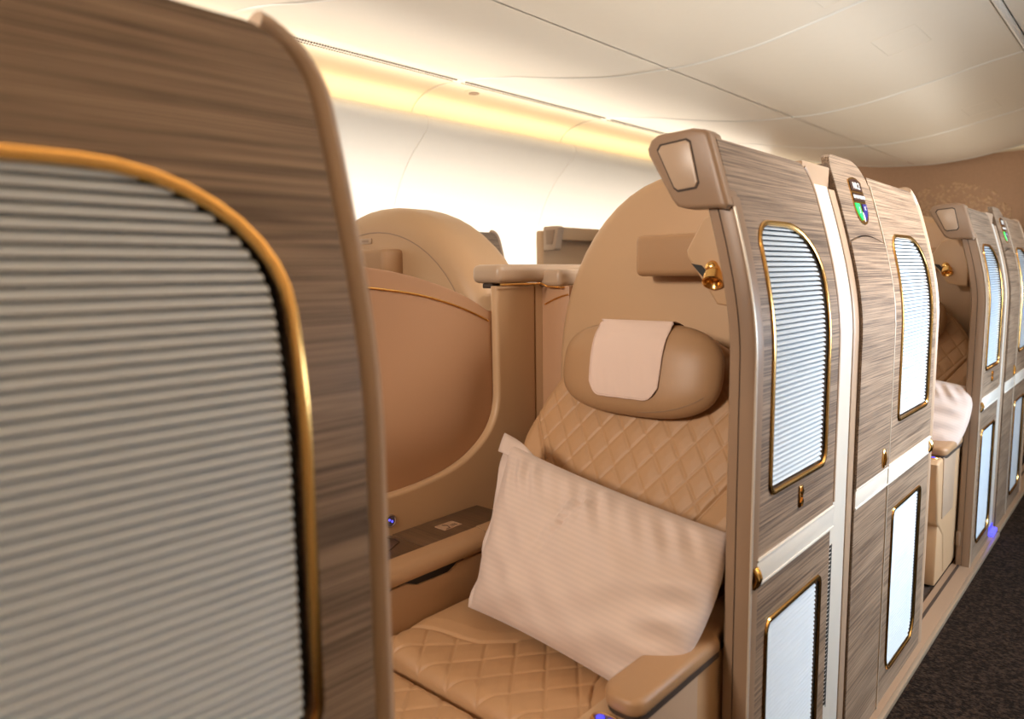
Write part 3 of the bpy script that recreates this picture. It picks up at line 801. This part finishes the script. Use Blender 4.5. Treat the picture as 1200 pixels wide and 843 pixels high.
# ------------------------------------------------------------------ side console, left armrest, partition
def side_console(label):
    root = thing('side_console', label, 'console', (-.74, 1.1, .02))
    finish('console_body', box(-.832, -.64, .35, 1.50, .02, .576, bev=.004), M['shell'], root)
    for y0, y1 in ((.40, 1.046), (1.052, 1.34)):
        finish('table_top', box(-.829, -.684, y0, y1, .574, .600, bev=.0015), M['table_wood'], root)
    # curved cut line in the front leaf
    finish('leaf_joint', tube([(-.829, 1.02, .6002), (-.80, 1.035, .6002), (-.775, 1.03, .6002), (-.75, .98, .6002), (-.73, .92, .6002)], .0022, n=5), M['darkline'], root)
    # padded armrest along the console
    P = [(-.683, .585), (-.683, .609), (-.677, .617), (-.652, .613), (-.634, .604), (-.625, .590), (-.627, .580), (-.64, .576), (-.683, .576)]
    bm = prism(P, 'y', .40, 1.185); finish('arm_cap', bm, M['leather2'], root, smooth=50)
    bm = prism([(x-.001 if x < -.65 else x+.001, z+.001) for x, z in P], 'y', 1.188, 1.46); finish('arm_cap', bm, M['leather2'], root, smooth=50)
    bm = prism([(.40, .574), (.93, .574), (.96, .562), (1.05, .560), (1.08, .574), (1.48, .574), (1.48, .30), (.40, .30)], 'x', -.66, -.629, bev=.003); finish('arm_side', bm, M['leather2'], root)
    finish('slot', box(-.67, -.634, .91, 1.10, .556, .578), M['black'], root)
    return root
conA = side_console('wood-topped side console with padded tan armrest left of the pillow')
o = finish('pictogram_label', box(-.787, -.749, 1.150, 1.208, .5995, .6012), M['label'])
tag(o, 'small pale pictogram label stuck on the dark wood console top', 'label')
bm = bmesh.new()
add_tube(bm, [(-.752, 1.158, .6016), (-.752, 1.170, .6016), (-.768, 1.176, .6016), (-.780, 1.168, .6016)], .0010, n=5)
add_tube(bm, [(-.758, 1.18, .6016), (-.758, 1.2, .6016)], .0008, n=5); add_tube(bm, [(-.766, 1.184, .6016), (-.766, 1.2, .6016)], .0008, n=5)
finish('pictogram', bm, M['darkline'], o)

pt = thing('privacy_partition', 'tan partition with a gold line and curved recess left of the seat', 'partition', (-.87, .8, .02))
def top_curve(o=0): return [(-.9, 1.27-o), (.6, 1.262-o), (.85, 1.254-o), (1.0, 1.240-o), (1.10, 1.228-o), (1.20, 1.207-o), (1.30, 1.178-o), (1.38, 1.146-o), (1.432, 1.118-o)]
tc = smooth_profile(top_curve(), 3)
finish('partition_board', prism([(-.9, .02), (1.60, .02), (1.60, 1.11)] + tc[::-1], 'x', -.885, -.862, bev=.004, seg=3), M['shell_pink'], pt)
finish('partition_core', prism([(-.9, .02), (1.60, .02), (1.60, 1.05)] + [(a, b-.02) for a, b in tc[::-1]], 'x', -.90, -.884), M['shell_pink'], pt)
gl = smooth_profile([(-.9, 1.222), (.6, 1.214), (.85, 1.206), (1.0, 1.193), (1.10, 1.182), (1.20, 1.166), (1.30, 1.140), (1.38, 1.112), (1.431, 1.090)], 3)
finish('gold_line', tube([(-.8605, y, z) for y, z in gl], .0028, n=8), M['gold'], pt)
# surround that frames the recess, with a rolled inner edge
inner = [(1.438, 1.185), (1.440, .92), (1.436, .86), (1.422, .82), (1.395, .785), (1.35, .752), (1.29, .725), (1.20, .705), (1.05, .695), (.60, .690), (-.9, .690)]
surr = smooth_profile(inner, 4)
bm = prism(surr + [(-.9, .02), (1.60, .02), (1.60, 1.185)], 'x', -.862, -.834, bev=.010, seg=4); finish('recess_surround', bm, M['shell'], pt)
us = thing('usb_port', 'round recessed port with two blue lights on the tan surround', 'socket', (-.834, 1.052, .63))
finish('port_rim', lathe([(-.002, .0165), (.002, .0165), (.003, .014), (-.001, .0125)], (-.834, 1.052, .632), (1, 0, 0)), M['post'], us)
finish('port_face', lathe([(0, .0125), (.0012, .0125)], (-.834, 1.052, .632), (1, 0, 0)), M['key'], us)
for dy, dz in ((-.0035, .003), (.0045, -.002)): finish('port_light', lathe([(0, .0028), (.001, .0028), (.0016, .001)], (-.8328, 1.052+dy, .632+dz), (1, 0, 0), n=12), M['blue'], us)

# end wall of the partition and its padded caps
ew = thing('partition_end', 'tan upright end of the partition with pale padded caps and gold line', 'partition', (-.82, 1.7, .02))
finish('end_post', box(-.90, -.835, 1.602, 2.20, .02, 1.19, bev=.004), M['shell'], ew)
finish('end_return', box(-.835, -.735, 1.63, 1.66, .02, 1.182, bev=.003), M['shell_pink'], ew)  # deeper shell colour carries the shade on this face
bm = box(-.925, -.815, 1.430, 2.35, 1.192, 1.243, bev=.018, seg=4); finish('cap', bm, M['post_light'], ew, smooth=60)
bm = box(-.85, -.755, 1.615, 2.3, 1.180, 1.228, bev=.014, seg=4); finish('cap', bm, M['post_light'], ew, smooth=60)
finish('gold_line', tube([(-.812, 1.430, 1.189), (-.812, 1.60, 1.189), (-.80, 1.612, 1.180), (-.753, 1.612, 1.178), (-.752, 1.9, 1.178)], .003, n=8), M['gold'], ew)
finish('inner_gold_line', tube([(-.822, 1.628, 1.128), (-.79, 1.628, 1.142), (-.76, 1.628, 1.152), (-.737, 1.628, 1.157)], .0025, n=6), M['gold'], ew)
finish('cap_hinge', box(-.90, -.862, 1.45, 1.60, 1.178, 1.192, bev=.003), M['groove'], ew)

# ------------------------------------------------------------------ window-side suites across the far aisle
def far_panel(y0, y1, label):
    root = thing('window_suite_wall', label, 'partition', (-2.3, (y0+y1)/2, .02))
    v = curved_panel([(y0, .02), (y1, .02)] + corner(y1-.04, 1.40, .04, .05, 0, 90, 5) + [(y0, 1.452)], [], -2.3, .03); finish('veneer', v, M['wood'], root)
    pts = [(prof(z)-2.312, y1+.008, z) for z in np.linspace(.02, 1.39, 22)] + [(prof(z)-2.312, y+.008, z) for y, z in corner(y1-.04, 1.40, .04, .055, 5, 90, 5)]
    finish('end_cap', tube(pts, .018, n=8, r2=.012, up=(1, 0, 0)), M['post_light'], root)
    return root
far_panel(2.45, 3.10, 'distant veneer wall end seen past the neighbouring shell')
hkx = -2.3
fh = thing('window_suite_post', 'distant beige hooked post against the bright cabin wall', 'post', (hkx, 3.5, .02))
finish('post_body', box(hkx-.06, hkx, 3.42, 4.3, .02, 1.47, bev=.01), M['shell'], fh)
hd = finish('post_head', prism([(hkx-.002, 1.485), (hkx+.006, 1.493), (hkx+.10, 1.493), (hkx+.115, 1.483), (hkx+.09, 1.36), (hkx+.075, 1.35), (hkx-.002, 1.35)], 'y', 3.42, 3.48, bev=.006), M['post_light'], fh)
finish('head_inset', prism([(hkx+.022, 1.470), (hkx+.088, 1.470), (hkx+.070, 1.385), (hkx+.028, 1.385)], 'y', 3.414, 3.43, bev=.002), M['post'], hd)
finish('rail_box', box(hkx-.02, hkx+.10, 3.48, 4.4, 1.41, 1.488, bev=.012), M['shell'], fh)
